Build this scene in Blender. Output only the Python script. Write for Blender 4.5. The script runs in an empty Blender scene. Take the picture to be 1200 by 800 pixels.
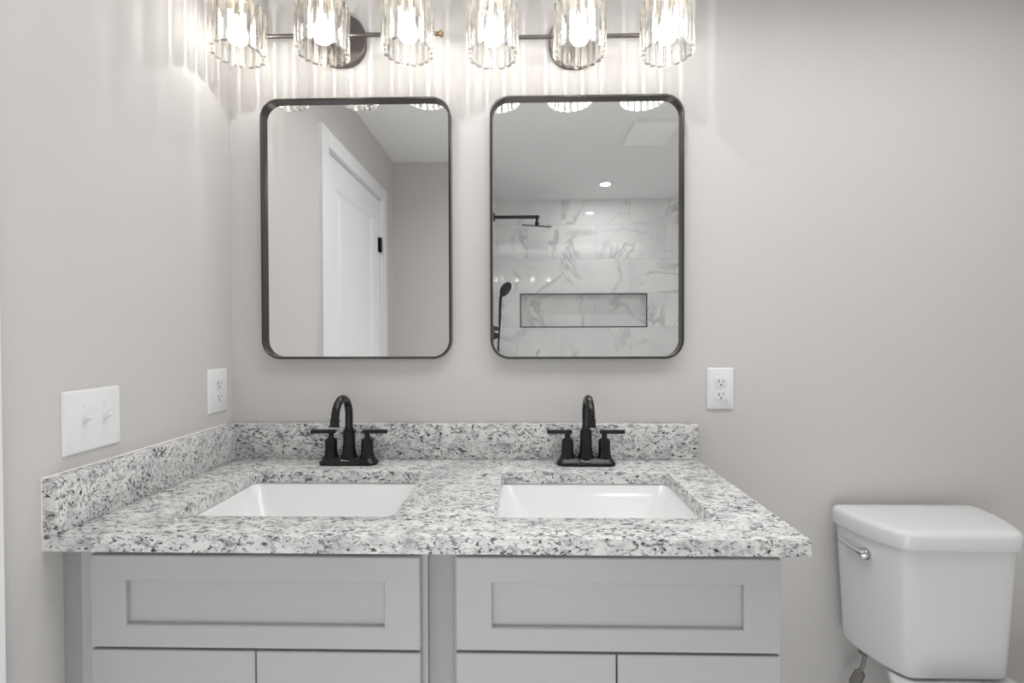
import bpy, bmesh, math, random
from mathutils import Vector, Matrix

# ---------------------------------------------------------------- camera, world, lights, exposure
SC = bpy.context.scene
COL = SC.collection
PI = math.pi

cam_data = bpy.data.cameras.new('camera')
cam = bpy.data.objects.new('camera', cam_data)
COL.objects.link(cam)
SC.camera = cam
cam_data.sensor_width = 36.0
cam_data.lens = 560.0 / 1200.0 * 36.0
cam_data.clip_start = 0.02


def cam_matrix(loc, yaw, pitch, roll):
    fwd = Vector((math.sin(yaw) * math.cos(pitch), math.cos(yaw) * math.cos(pitch), math.sin(pitch)))
    right = Vector((math.cos(yaw), -math.sin(yaw), 0.0))
    up = right.cross(fwd)
    r2 = right * math.cos(roll) + up * math.sin(roll)
    u2 = -right * math.sin(roll) + up * math.cos(roll)
    m = Matrix((r2, u2, -fwd)).transposed().to_4x4()
    m.translation = Vector(loc)
    return m


cam.matrix_world = cam_matrix((0.8755, -1.4196, 1.2557), -0.0215, -0.0122, -0.0027)

W_STRENGTH = 0.0
BULB_W = 1.05          # filament light in every vanity bulb
BULB_GLOW = 7
CEIL_W = 13.8         # added broad fill light under the ceiling
FILL_W = 6
CAN_W = 3           # shower downlight
EXPOSURE = 0

world = bpy.data.worlds.new('world')
SC.world = world
world.use_nodes = True
world.node_tree.nodes['Background'].inputs[0].default_value = (0.8, 0.85, 0.9, 1)
world.node_tree.nodes['Background'].inputs[1].default_value = W_STRENGTH

SC.view_settings.view_transform = 'Standard'
SC.view_settings.look = 'None'
SC.view_settings.gamma = 1.0
SC.view_settings.use_curve_mapping = False
SC.view_settings.exposure = EXPOSURE
SC.cycles.max_bounces = 14
SC.cycles.diffuse_bounces = 8
SC.cycles.glossy_bounces = 6
SC.cycles.transmission_bounces = 10
SC.cycles.transparent_max_bounces = 24
SC.cycles.sample_clamp_indirect = 6.0
SC.cycles.use_denoising = True


def area_light(name, loc, rot, sx, sy, power, color=(1, 1, 1), spread=PI):
    l = bpy.data.lights.new(name, 'AREA')
    l.shape = 'RECTANGLE'
    l.size, l.size_y = sx, sy
    l.energy = power
    l.color = color
    l.spread = spread
    o = bpy.data.objects.new(name, l)
    o.location = loc
    o.rotation_euler = rot
    COL.objects.link(o)
    return o


area_light('ceiling_fill_light', (1.42, -0.68, 2.40), (math.radians(-3), 0, 0), 1.96, 0.5, CEIL_W, (1, 1, 1), math.radians(160))  # added fill, out of view; no fixture belongs to it
area_light('soft_fill_light', (0.80, -1.865, 0.44), (math.radians(90), 0, 0), 0.95, 0.62, FILL_W, (1, 1, 1), math.radians(165))

# ---------------------------------------------------------------- materials


def new_mat(name):
    m = bpy.data.materials.new(name)
    m.use_nodes = True
    return m, m.node_tree, m.node_tree.nodes['Principled BSDF']


def srgb(r, g=None, b=None):
    if g is None:
        g = b = r

    def f(c):
        c /= 255.0
        return c / 12.92 if c <= 0.04045 else ((c + 0.055) / 1.055) ** 2.4
    return (f(r), f(g), f(b), 1.0)


def plain(name, col, rough=0.5, metal=0.0, bump=0.0, bscale=300.0, spec=0.5, var=0.0):
    m, nt, p = new_mat(name)
    p.inputs['Base Color'].default_value = col
    p.inputs['Roughness'].default_value = rough
    p.inputs['Metallic'].default_value = metal
    p.inputs['Specular IOR Level'].default_value = spec
    tc = nt.nodes.new('ShaderNodeTexCoord')
    if bump > 0:
        n = nt.nodes.new('ShaderNodeTexNoise')
        n.inputs['Scale'].default_value = bscale
        n.inputs['Detail'].default_value = 4
        b = nt.nodes.new('ShaderNodeBump')
        b.inputs['Strength'].default_value = bump
        b.inputs['Distance'].default_value = 0.002
        nt.links.new(tc.outputs['Object'], n.inputs['Vector'])
        nt.links.new(n.outputs['Fac'], b.inputs['Height'])
        nt.links.new(b.outputs['Normal'], p.inputs['Normal'])
    if var > 0:
        n2 = nt.nodes.new('ShaderNodeTexNoise')
        n2.inputs['Scale'].default_value = 5.0
        n2.inputs['Detail'].default_value = 5
        r = nt.nodes.new('ShaderNodeValToRGB')
        c = col
        r.color_ramp.elements[0].position = 0.3
        r.color_ramp.elements[1].position = 0.7
        r.color_ramp.elements[0].color = (c[0] * (1 - var), c[1] * (1 - var), c[2] * (1 - var), 1)
        r.color_ramp.elements[1].color = (min(1, c[0] * (1 + var)), min(1, c[1] * (1 + var)), min(1, c[2] * (1 + var)), 1)
        nt.links.new(tc.outputs['Object'], n2.inputs['Vector'])
        nt.links.new(n2.outputs['Fac'], r.inputs['Fac'])
        nt.links.new(r.outputs['Color'], p.inputs['Base Color'])
    return m


def ramp_node(nt, stops, interp='LINEAR'):
    r = nt.nodes.new('ShaderNodeValToRGB')
    cr = r.color_ramp
    cr.interpolation = interp
    while len(cr.elements) < len(stops):
        cr.elements.new(0.5)
    for e, (pos, col) in zip(cr.elements, stops):
        e.position = pos
        e.color = col
    return r


def mix_rgb(nt, fac, a, b, mode='MIX'):
    n = nt.nodes.new('ShaderNodeMix')
    n.data_type = 'RGBA'
    n.blend_type = mode
    for sock, v in ((n.inputs[0], fac), (n.inputs[6], a), (n.inputs[7], b)):
        if isinstance(v, (int, float)):
            sock.default_value = v
        elif isinstance(v, tuple):
            sock.default_value = v
        else:
            nt.links.new(v, sock)
    return n.outputs[2]


def granite():
    m, nt, p = new_mat('speckled_granite')
    tc = nt.nodes.new('ShaderNodeTexCoord')
    mp = nt.nodes.new('ShaderNodeMapping')
    mp.inputs['Rotation'].default_value = (0.0, 0.0, 0.25)
    mp.inputs['Scale'].default_value = (0.62, 1.25, 1.0)
    nt.links.new(tc.outputs['Object'], mp.inputs['Vector'])

    def noise(scale, detail, rough, dist=0.0, off=0.0):
        n = nt.nodes.new('ShaderNodeTexNoise')
        n.inputs['Scale'].default_value = scale
        n.inputs['Detail'].default_value = detail
        n.inputs['Roughness'].default_value = rough
        n.inputs['Distortion'].default_value = dist
        v = nt.nodes.new('ShaderNodeVectorMath')
        v.operation = 'ADD'
        v.inputs[1].default_value = (off, off * 1.7, off * 0.6)
        nt.links.new(mp.outputs['Vector'], v.inputs[0])
        nt.links.new(v.outputs[0], n.inputs['Vector'])
        return n.outputs['Fac']
    w = (1, 1, 1, 1)
    k = (0, 0, 0, 1)
    cloud = ramp_node(nt, [(0.36, srgb(196, 197, 198)), (0.50, srgb(220, 220, 219)), (0.64, srgb(232, 231, 229))])
    nt.links.new(noise(34, 6, 0.65, 0.5), cloud.inputs['Fac'])
    grey = ramp_node(nt, [(0.52, k), (0.64, w)])
    nt.links.new(noise(62, 6, 0.65, 0.9, 3.1), grey.inputs['Fac'])
    c1 = mix_rgb(nt, grey.outputs['Color'], cloud.outputs['Color'], srgb(158, 159, 161))
    clus = ramp_node(nt, [(0.38, k), (0.56, w)])
    nt.links.new(noise(15, 4, 0.6, 0.6, 7.7), clus.inputs['Fac'])
    dark = ramp_node(nt, [(0.535, k), (0.59, w)])
    nt.links.new(noise(105, 4, 0.62, 1.1, 11.3), dark.inputs['Fac'])
    md = mix_rgb(nt, 1.0, dark.outputs['Color'], clus.outputs['Color'], 'MULTIPLY')
    c2 = mix_rgb(nt, md, c1, srgb(92, 93, 96))
    fine = ramp_node(nt, [(0.60, k), (0.64, w)])
    nt.links.new(noise(150, 3, 0.55, 0.7, 17.9), fine.inputs['Fac'])
    c3 = mix_rgb(nt, fine.outputs['Color'], c2, srgb(58, 58, 61))
    nt.links.new(c3, p.inputs['Base Color'])
    p.inputs['Roughness'].default_value = 0.22
    p.inputs['Specular IOR Level'].default_value = 0.4
    return m


def marble_tile(name, axes, zoff, xoff):
    """large marble tiles in running bond; axes picks the two wall axes (0=x, 1=y) with z up"""
    m, nt, p = new_mat(name)
    tc = nt.nodes.new('ShaderNodeTexCoord')
    sep = nt.nodes.new('ShaderNodeSeparateXYZ')
    nt.links.new(tc.outputs['Object'], sep.inputs[0])
    com = nt.nodes.new('ShaderNodeCombineXYZ')
    a = nt.nodes.new('ShaderNodeMath')
    a.operation = 'ADD'
    a.inputs[1].default_value = xoff
    nt.links.new(sep.outputs[axes], a.inputs[0])
    b = nt.nodes.new('ShaderNodeMath')
    b.operation = 'ADD'
    b.inputs[1].default_value = zoff
    nt.links.new(sep.outputs[2], b.inputs[0])
    nt.links.new(a.outputs[0], com.inputs[0])
    nt.links.new(b.outputs[0], com.inputs[1])
    br = nt.nodes.new('ShaderNodeTexBrick')
    br.offset = 0.5
    br.inputs['Scale'].default_value = 1.0
    br.inputs['Brick Width'].default_value = 0.60
    br.inputs['Row Height'].default_value = 0.2985
    br.inputs['Mortar Size'].default_value = 0.0016
    br.inputs['Mortar Smooth'].default_value = 0.1
    br.inputs['Color1'].default_value = (0.0, 0, 0, 1)
    br.inputs['Color2'].default_value = (1.0, 1, 1, 1)
    br.inputs['Mortar'].default_value = (0.5, 0.5, 0.5, 1)
    nt.links.new(com.outputs[0], br.inputs['Vector'])
    # veins, shifted tile by tile
    sc = nt.nodes.new('ShaderNodeVectorMath')
    sc.operation = 'MULTIPLY'
    sc.inputs[1].default_value = (1.6, 0.6, 2.3)
    nt.links.new(br.outputs['Color'], sc.inputs[0])
    ad = nt.nodes.new('ShaderNodeVectorMath')
    ad.operation = 'ADD'
    nt.links.new(tc.outputs['Object'], ad.inputs[0])
    nt.links.new(sc.outputs[0], ad.inputs[1])
    n = nt.nodes.new('ShaderNodeTexNoise')
    n.inputs['Scale'].default_value = 2.3
    n.inputs['Detail'].default_value = 6
    n.inputs['Roughness'].default_value = 0.55
    n.inputs['Distortion'].default_value = 0.9
    nt.links.new(ad.outputs[0], n.inputs['Vector'])
    vein = ramp_node(nt, [(0.45, (0, 0, 0, 1)), (0.5, (1, 1, 1, 1)), (0.54, (0, 0, 0, 1))])
    nt.links.new(n.outputs['Fac'], vein.inputs['Fac'])
    n2 = nt.nodes.new('ShaderNodeTexNoise')
    n2.inputs['Scale'].default_value = 3.0
    n2.inputs['Detail'].default_value = 3
    nt.links.new(ad.outputs[0], n2.inputs['Vector'])
    msk = ramp_node(nt, [(0.42, (0, 0, 0, 1)), (0.62, (1, 1, 1, 1))])
    nt.links.new(n2.outputs['Fac'], msk.inputs['Fac'])
    mv = mix_rgb(nt, 1.0, vein.outputs['Color'], msk.outputs['Color'], 'MULTIPLY')
    cloud = ramp_node(nt, [(0.3, srgb(224, 225, 226)), (0.7, srgb(238, 238, 237))])
    nt.links.new(n2.outputs['Fac'], cloud.inputs['Fac'])
    c1 = mix_rgb(nt, mv, cloud.outputs['Color'], srgb(193, 194, 196))
    c2 = mix_rgb(nt, br.outputs['Fac'], c1, srgb(204, 204, 204))
    nt.links.new(c2, p.inputs['Base Color'])
    p.inputs['Roughness'].default_value = 0.035
    p.inputs['Specular IOR Level'].default_value = 0.7
    return m


def crystal():
    m, nt, p = new_mat('clear_crystal')
    nt.nodes.remove(p)
    out = nt.nodes['Material Output']
    g = nt.nodes.new('ShaderNodeBsdfGlass')
    g.inputs['IOR'].default_value = 1.5
    g.inputs['Roughness'].default_value = 0.0
    g.inputs['Color'].default_value = (0.995, 0.99, 0.98, 1)
    t = nt.nodes.new('ShaderNodeBsdfTransparent')
    t.inputs['Color'].default_value = (0.97, 0.965, 0.95, 1)
    lw = nt.nodes.new('ShaderNodeLayerWeight')
    lw.inputs['Blend'].default_value = 0.35
    r = ramp_node(nt, [(0.0, (0.5, 0.5, 0.5, 1)), (0.55, (0.92, 0.92, 0.92, 1))])
    nt.links.new(lw.outputs['Facing'], r.inputs['Fac'])
    mx = nt.nodes.new('ShaderNodeMixShader')
    nt.links.new(r.outputs['Color'], mx.inputs[0])
    nt.links.new(t.outputs[0], mx.inputs[1])
    nt.links.new(g.outputs[0], mx.inputs[2])
    nt.links.new(mx.outputs[0], out.inputs['Surface'])
    return m


def bulb_glass():
    m, nt, p = new_mat('frosted_bulb')
    nt.nodes.remove(p)
    out = nt.nodes['Material Output']
    e = nt.nodes.new('ShaderNodeEmission')
    e.inputs['Color'].default_value = (1.0, 0.93, 0.84, 1)
    e.inputs['Strength'].default_value = BULB_GLOW
    t = nt.nodes.new('ShaderNodeBsdfTransparent')
    t.inputs['Color'].default_value = (0.85, 0.85, 0.85, 1)
    a = nt.nodes.new('ShaderNodeAddShader')
    nt.links.new(e.outputs[0], a.inputs[0])
    nt.links.new(t.outputs[0], a.inputs[1])
    nt.links.new(a.outputs[0], out.inputs['Surface'])
    return m


def emit(name, col, s):
    m, nt, p = new_mat(name)
    p.inputs['Base Color'].default_value = col
    p.inputs['Emission Color'].default_value = col
    p.inputs['Emission Strength'].default_value = s
    return m


M = dict(
    wall=plain('greige_wall_paint', srgb(205, 203, 201.5), 0.55, bump=0.06, bscale=220, spec=0.3),
    ceiling=plain('ceiling_paint', srgb(238, 238, 238), 0.8, bump=0.08, bscale=160, spec=0.2),
    trim=plain('white_trim_paint', srgb(232, 233, 235), 0.35, spec=0.45),
    floor=plain('pale_floor_tile', srgb(236, 235, 233), 0.4, var=0.08),
    cabinet=plain('grey_cabinet_paint', srgb(176, 176, 177), 0.4, spec=0.4, bump=0.03, bscale=400),
    cab_dark=plain('cabinet_interior', srgb(120, 120, 120), 0.7),
    filler=plain('shaded_filler_grey', srgb(156, 159, 159), 0.45, spec=0.4),  # darker than the cabinet grey: shade of the recess put into the colour
    porcelain=plain('white_porcelain', srgb(218, 219, 220), 0.12, spec=0.5),
    sink_white=plain('white_sink_porcelain', srgb(235, 236, 236), 0.12, spec=0.5),
    plastic=plain('white_plastic', srgb(226, 227, 228), 0.3, spec=0.45),
    slot=plain('dark_slot', srgb(70, 70, 70), 0.6),
    black=plain('oil_rubbed_black_metal', srgb(44, 43, 43), 0.24, metal=0.6, spec=0.5),
    frame=plain('dark_bronze_metal', srgb(84, 81, 78), 0.28, metal=0.9),
    bronze=plain('brushed_bronze_metal', srgb(112, 106, 103), 0.34, metal=0.85),
    warm_glint=plain('warm_glint_metal', srgb(180, 150, 105), 0.25, metal=1.0),  # bar ends: a warm reflection is put into the metal colour
    champagne=plain('champagne_metal', srgb(205, 196, 184), 0.3, metal=0.9),
    fan=plain('fan_white_plastic', srgb(246, 246, 246), 0.4),
    chrome=plain('chrome_metal', srgb(222, 222, 224), 0.08, metal=1.0),
    steel=plain('braided_steel', srgb(150, 150, 150), 0.35, metal=0.8, bump=0.6, bscale=900),
    grey_plastic=plain('grey_plastic_nut', srgb(112, 110, 106), 0.5),
    shower=plain('dark_gunmetal', srgb(72, 72, 74), 0.3, metal=0.7),
    mirror=plain('mirror_silver', (0.93, 0.935, 0.93, 1), 0.0, metal=1.0),
    caulk=plain('white_caulk', srgb(232, 231, 232), 0.5),
    mark=plain('silver_marking', srgb(190, 190, 190), 0.35, metal=0.5),
    granite=granite(),
    tile_x=marble_tile('marble_wall_tile', 0, -0.1365, -0.02),
    tile_y=marble_tile('marble_side_tile', 1, -0.1365, 0.1),
    crystal=crystal(),
    bulb=bulb_glass(),
    lens=emit('downlight_lens', (1, 0.98, 0.95, 1), 14.0),
)

# ---------------------------------------------------------------- helpers


def wloc(o):
    v = Vector((0, 0, 0))
    while o is not None:
        v += o.location
        o = o.parent
    return v


def obj(name, bm, mat, parent=None, smooth=35.0, origin=None):
    bmesh.ops.recalc_face_normals(bm, faces=bm.faces[:])
    base = wloc(parent) if parent is not None else None
    if base is None:
        if origin is not None:
            base = Vector(origin)
        else:
            xs = [v.co.x for v in bm.verts]
            ys = [v.co.y for v in bm.verts]
            zs = [v.co.z for v in bm.verts]
            base = Vector(((min(xs) + max(xs)) / 2, (min(ys) + max(ys)) / 2, min(zs)))
    bmesh.ops.translate(bm, verts=bm.verts[:], vec=-base)
    me = bpy.data.meshes.new(name)
    bm.to_mesh(me)
    bm.free()
    me.materials.append(mat)
    if smooth:
        for p in me.polygons:
            p.use_smooth = True
        me.set_sharp_from_angle(angle=math.radians(smooth))
    o = bpy.data.objects.new(name, me)
    if parent is not None:
        o.parent = parent
    else:
        o.location = base
    COL.objects.link(o)
    return o


def thing(name, loc, label, cat, group=None):
    o = bpy.data.objects.new(name, None)
    o.empty_display_size = 0.05
    o.location = loc
    o['label'] = label
    o['category'] = cat
    if group:
        o['group'] = group
    COL.objects.link(o)
    return o


def tag(o, label, cat, group=None):
    o['label'] = label
    o['category'] = cat
    if group:
        o['group'] = group
    return o


def struct(o):
    o['kind'] = 'structure'
    return o


def copy_tree(o, parent=None):
    c = o.copy()
    COL.objects.link(c)
    if parent is not None:
        c.parent = parent
    for ch in list(o.children):
        copy_tree(ch, c)
    return c


def bm_new():
    return bmesh.new()


def box(bm, x0, x1, y0, y1, z0, z1, bev=0.0, seg=2):
    r = bmesh.ops.create_cube(bm, size=1.0)
    vs = r['verts']
    for v in vs:
        v.co = Vector((x0 if v.co.x < 0 else x1, y0 if v.co.y < 0 else y1, z0 if v.co.z < 0 else z1))
    if bev > 0:
        es = list({e for v in vs for e in v.link_edges})
        bmesh.ops.bevel(bm, geom=es, offset=bev, segments=seg, affect='EDGES', profile=0.5, clamp_overlap=True)
    return bm


def loft(bm, loops, close=True, cap0=True, cap1=True):
    rings = [[bm.verts.new(p) for p in lp] for lp in loops]
    n = len(rings[0])
    for a, b in zip(rings, rings[1:]):
        for i in range(n if close else n - 1):
            j = (i + 1) % n
            bm.faces.new((a[i], a[j], b[j], b[i]))
    if cap0:
        bm.faces.new(rings[0][::-1])
    if cap1:
        bm.faces.new(rings[-1])
    return bm


def lathe(bm, prof, c, axis='z', n=32, cap0=True, cap1=True):
    """prof: list of (r, h); axis direction of h"""
    loops = []
    for r, h in prof:
        lp = []
        for i in range(n):
            a = 2 * PI * i / n
            u, v = r * math.cos(a), r * math.sin(a)
            if axis == 'z':
                lp.append((c[0] + u, c[1] + v, c[2] + h))
            elif axis == 'y':
                lp.append((c[0] + u, c[1] + h, c[2] + v))
            else:
                lp.append((c[0] + h, c[1] + u, c[2] + v))
        loops.append(lp)
    return loft(bm, loops, True, cap0, cap1)


def tube(bm, pts, r, n=16):
    pts = [Vector(p) for p in pts]
    rs = r if isinstance(r, (list, tuple)) else [r] * len(pts)
    t0 = (pts[1] - pts[0]).normalized()
    ref = Vector((1, 0, 0)) if abs(t0.x) < 0.9 else Vector((0, 0, 1))
    nrm = (ref - t0 * ref.dot(t0)).normalized()
    loops = []
    for i, p in enumerate(pts):
        if i == 0:
            t = pts[1] - pts[0]
        elif i == len(pts) - 1:
            t = pts[-1] - pts[-2]
        else:
            t = (pts[i + 1] - p).normalized() + (p - pts[i - 1]).normalized()
        t.normalize()
        nrm = (nrm - t * nrm.dot(t)).normalized()
        b = t.cross(nrm)
        loops.append([p + (nrm * math.cos(2 * PI * k / n) + b * math.sin(2 * PI * k / n)) * rs[i] for k in range(n)])
    return loft(bm, loops)


def rrect(x0, x1, z0, z1, r, n=8):
    """rounded rectangle outline as 2D points, counter-clockwise"""
    out = []
    for cx, cz, a0 in ((x1 - r, z1 - r, 0), (x0 + r, z1 - r, PI / 2), (x0 + r, z0 + r, PI), (x1 - r, z0 + r, 1.5 * PI)):
        for i in range(n + 1):
            a = a0 + (PI / 2) * i / n
            out.append((cx + r * math.cos(a), cz + r * math.sin(a)))
    return out


def arc(c, r, a0, a1, n, plane='yz'):
    out = []
    for i in range(n + 1):
        a = a0 + (a1 - a0) * i / n
        out.append((c[0], c[1] + r * math.cos(a), c[2] + r * math.sin(a)))
    return out


# ---------------------------------------------------------------- room shell
CEIL = 2.44
XR = 2.44          # right wall
YF = -1.872        # front of the closet wall behind the camera
YS = -2.812        # shower back wall
XS = 0.652         # shower plumbing wall face
D0, D1, DH = -0.719, -1.560, 2.105   # door opening in left wall

bm = bm_new(); box(bm, -0.12, XR + 0.12, 0.0, 0.12, 0, CEIL)
struct(obj('wall_back', bm, M['wall'], smooth=0))
bm = bm_new()
box(bm, -0.12, 0.0, D0, 0.0, 0, CEIL)
box(bm, -0.12, 0.0, YF, D1, 0, CEIL)
box(bm, -0.12, 0.0, D1, D0, DH, CEIL)
struct(obj('wall_left', bm, M['wall'], smooth=0))
bm = bm_new(); box(bm, XR, XR + 0.12, YF, 0.0, 0, CEIL)
struct(obj('wall_right', bm, M['wall'], smooth=0))
bm = bm_new(); box(bm, -0.12, XS - 0.012, YS - 0.12, YF, 0, CEIL)
struct(obj('wall_front', bm, M['wall'], smooth=0))
bm = bm_new(); box(bm, XS - 0.012, XS, YS, YF - 0.004, 0, CEIL)
struct(obj('wall_shower_left', bm, M['tile_y'], smooth=0, origin=(0, 0, 0)))
bm = bm_new(); box(bm, XR, XR + 0.12, YS - 0.12, YF, 0, CEIL)
struct(obj('wall_shower_right', bm, M['tile_y'], smooth=0, origin=(0, 0, 0)))
# shower back wall with a real recessed niche
NX0, NX1, NZ0, NZ1, ND = 0.862, 1.963, 1.331, 1.619, 0.09
bm = bm_new()
box(bm, XS - 0.012, NX0, YS - 0.12, YS, 0, CEIL)
box(bm, NX1, XR, YS - 0.12, YS, 0, CEIL)
box(bm, NX0, NX1, YS - 0.12, YS, 0, NZ0)
box(bm, NX0, NX1, YS - 0.12, YS, NZ1, CEIL)
box(bm, NX0, NX1, YS - 0.12, YS - ND, NZ0, NZ1)
struct(obj('wall_shower_back', bm, M['tile_x'], smooth=0, origin=(0, 0, 0)))
bm = bm_new()
t = 0.009
box(bm, NX0 - t / 2, NX1 + t / 2, YS - 0.004, YS + 0.003, NZ1 - t / 2, NZ1 + t / 2)
box(bm, NX0 - t / 2, NX1 + t / 2, YS - 0.004, YS + 0.003, NZ0 - t / 2, NZ0 + t / 2)
box(bm, NX0 - t / 2, NX0 + t / 2, YS - 0.004, YS + 0.003, NZ0 + t / 2, NZ1 - t / 2)
box(bm, NX1 - t / 2, NX1 + t / 2, YS - 0.004, YS + 0.003, NZ0 + t / 2, NZ1 - t / 2)
struct(obj('trim_2', bm, M['shower'], smooth=0))
bm = bm_new(); box(bm, -0.12, XR + 0.12, YS - 0.12, 0.12, -0.06, 0)
struct(obj('floor', bm, M['floor'], smooth=0))
# ceiling
bm = bm_new(); box(bm, -0.12, XR + 0.12, YS - 0.12, 0.12, CEIL, CEIL + 0.06)
struct(obj('ceiling', bm, M['ceiling'], smooth=0))
# baseboard behind the toilet
bm = bm_new(); box(bm, 1.362, XR, -0.014, 0.0, 0, 0.13, 0.003)
struct(obj('baseboard_back', bm, M['trim']))

# door in the left wall with its casing
bm = bm_new()
CW, CT = 0.068, 0.018


def casing_piece(bm, y0, y1, z0, z1):
    box(bm, 0.0, CT, y0, y1, z0, z1, 0.003)


casing_piece(bm, D0 + CW - 0.004, D0 - 0.004, 0, DH + CW)
casing_piece(bm, D1 + 0.004, D1 - CW + 0.004, 0, DH + CW)
casing_piece(bm, D1 + 0.004, D0 - 0.004, DH - 0.004, DH + CW)
# jamb lining
box(bm, -0.12, -0.0005, D0 - 0.012, D0, 0, DH)
box(bm, -0.12, -0.0005, D1, D1 + 0.012, 0, DH)
box(bm, -0.12, -0.0005, D1 + 0.012, D0 - 0.012, DH - 0.012, DH)
struct(obj('trim_1', bm, M['trim']))
door = bpy.data.objects.new('door_1', None)
door.location = (-0.01, (D0 + D1) / 2, 0)
COL.objects.link(door)
struct(door)
dy0, dy1, dz1 = D0 - 0.016, D1 + 0.016, DH - 0.018


def door_panel_mesh():
    bm = bm_new()
    # slab with two recessed panels: build the front as stiles/rails + sunken bevelled fields
    xf, xb = -0.003, -0.042
    py0, py1 = -0.868, -1.405
    zs = [0.02, 0.24, 0.94, 1.12, 1.955, dz1]
    box(bm, xb, xf, dy0, py0, 0.01, dz1)
    box(bm, xb, xf, py1, dy1, 0.01, dz1)
    box(bm, xb, xf, py1, py0, 0.01, zs[1])
    box(bm, xb, xf, py1, py0, zs[2], zs[3])
    box(bm, xb, xf, py1, py0, zs[4], dz1)
    for z0, z1 in ((zs[1], zs[2]), (zs[3], zs[4])):
        a = [(xf, py0, z0), (xf, py1, z0), (xf, py1, z1), (xf, py0, z1)]
        g = 0.014
        b = [(xf - 0.009, py0 - g, z0 + g), (xf - 0.009, py1 + g, z0 + g), (xf - 0.009, py1 + g, z1 - g), (xf - 0.009, py0 - g, z1 - g)]
        g2 = 0.034
        c = [(xf - 0.009, py0 - g2, z0 + g2), (xf - 0.009, py1 + g2, z0 + g2), (xf - 0.009, py1 + g2, z1 - g2), (xf - 0.009, py0 - g2, z1 - g2)]
        g3 = 0.052
        d = [(xf - 0.003, py0 - g3, z0 + g3), (xf - 0.003, py1 + g3, z0 + g3), (xf - 0.003, py1 + g3, z1 - g3), (xf - 0.003, py0 - g3, z1 - g3)]
        loft(bm, [a, b, c, d], True, False, True)
    return bm


obj('door_panel', door_panel_mesh(), M['trim'], door, smooth=0)
for hz in (1.815, 1.0, 0.22):
    bm = bm_new()
    lathe(bm, [(0.007, 0), (0.007, 0.09)], (0.006, dy1 + 0.004, hz - 0.045), n=12)
    box(bm, -0.003, 0.0, dy1 + 0.004, dy1 + 0.036, hz - 0.045, hz + 0.045)
    o = obj('hinge', bm, M['black'], door)
    o['label'] = 'dark metal hinge'

# ---------------------------------------------------------------- vanity
CZ = 0.895          # counter top surface
CTH = 0.031
CW_ = 1.384         # right end of counter
CD = 0.573          # counter front
SINKS = [(0.158, 0.616), (0.822, 1.256)]
SY0, SY1 = -0.474, -0.158


def cab_front(bm, x0, x1, z0, z1, yf, rail=0.066, th=0.02):
    """shaker front: frame with a sunken flat panel"""
    px0, px1, pz0, pz1 = x0 + rail, x1 - rail, z0 + 0.042 if z1 - z0 < 0.25 else z0 + rail, z1 - 0.047 if z1 - z0 < 0.25 else z1 - rail
    yb = yf + th
    o_ = [(x0, z0), (x1, z0), (x1, z1), (x0, z1)]
    i_ = [(px0, pz0), (px1, pz0), (px1, pz1), (px0, pz1)]
    bv = 0.0018
    ob = [(x0 + bv, z0 + bv), (x1 - bv, z0 + bv), (x1 - bv, z1 - bv), (x0 + bv, z1 - bv)]
    ib = [(px0 - bv, pz0 - bv), (px1 + bv, pz0 - bv), (px1 + bv, pz1 + bv), (px0 - bv, pz1 + bv)]
    dd = 0.0095
    L = [[(x, yb, z) for x, z in o_],
         [(x, yf + bv, z) for x, z in o_],
         [(x, yf, z) for x, z in ob],
         [(x, yf, z) for x, z in ib],
         [(x, yf + bv, z) for x, z in i_],
         [(x, yf + dd, z) for x, z in i_]]
    loft(bm, L)
    return bm


YFACE = -0.5385      # face frame plane
YDOOR = -0.558


def make_cabinet(x0, x1, dx0, dx1, split, ztop, label):
    t = thing('vanity_cabinet', ((x0 + x1) / 2, -0.27, 0.0), label, 'cabinet', 'vanity base cabinets')
    zt = CZ - CTH
    bm = bm_new()
    w = 0.016
    box(bm, x0, x0 + w, YFACE + 0.02, -0.012, 0.0, zt)
    box(bm, x1 - w, x1, YFACE + 0.02, -0.012, 0.0, zt)
    box(bm, x0 + w, x1 - w, -0.024, -0.012, 0.1, zt)
    box(bm, x0 + w, x1 - w, YFACE + 0.02, -0.024, 0.1, 0.116)
    obj('cabinet_body', bm, M['cabinet'], t, smooth=0)
    bm = bm_new()
    box(bm, x0, x0 + 0.038, YFACE, YFACE + 0.02, 0.1, zt)
    box(bm, x1 - 0.038, x1, YFACE, YFACE + 0.02, 0.1, zt)
    box(bm, x0 + 0.038, x1 - 0.038, YFACE, YFACE + 0.02, zt - 0.075, zt - 0.03)
    box(bm, x0 + 0.038, x1 - 0.038, YFACE, YFACE + 0.02, 0.655, 0.695)
    box(bm, x0 + 0.038, x1 - 0.038, YFACE, YFACE + 0.02, 0.1, 0.135)
    obj('face_frame', bm, M['cabinet'], t, smooth=0)
    bm = bm_new(); cab_front(bm, dx0, dx1, ztop - 0.1712, ztop, YDOOR)
    obj('drawer_front', bm, M['cabinet'], t, smooth=0)
    zd = ztop - 0.1762
    bm = bm_new(); cab_front(bm, dx0, split - 0.0015, 0.115, zd, YDOOR)
    obj('door', bm, M['cabinet'], t, smooth=0)
    bm = bm_new(); cab_front(bm, split + 0.0015, dx1, 0.115, zd, YDOOR)
    obj('door', bm, M['cabinet'], t, smooth=0)
    bm = bm_new(); box(bm, x0 + w, x1 - w, YFACE + 0.075, YFACE + 0.09, 0.0, 0.1)
    obj('toe_kick', bm, M['cabinet'], t, smooth=0)
    return t


make_cabinet(0.0405, 0.6985, 0.0752, 0.6880, 0.3831, 0.8522, 'grey shaker vanity cabinet under the left sink, beside the left wall')
make_cabinet(0.7490, 1.3400, 0.7536, 1.3388, 1.0452, 0.8534, 'grey shaker vanity cabinet under the right sink, nearest the toilet')

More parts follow.
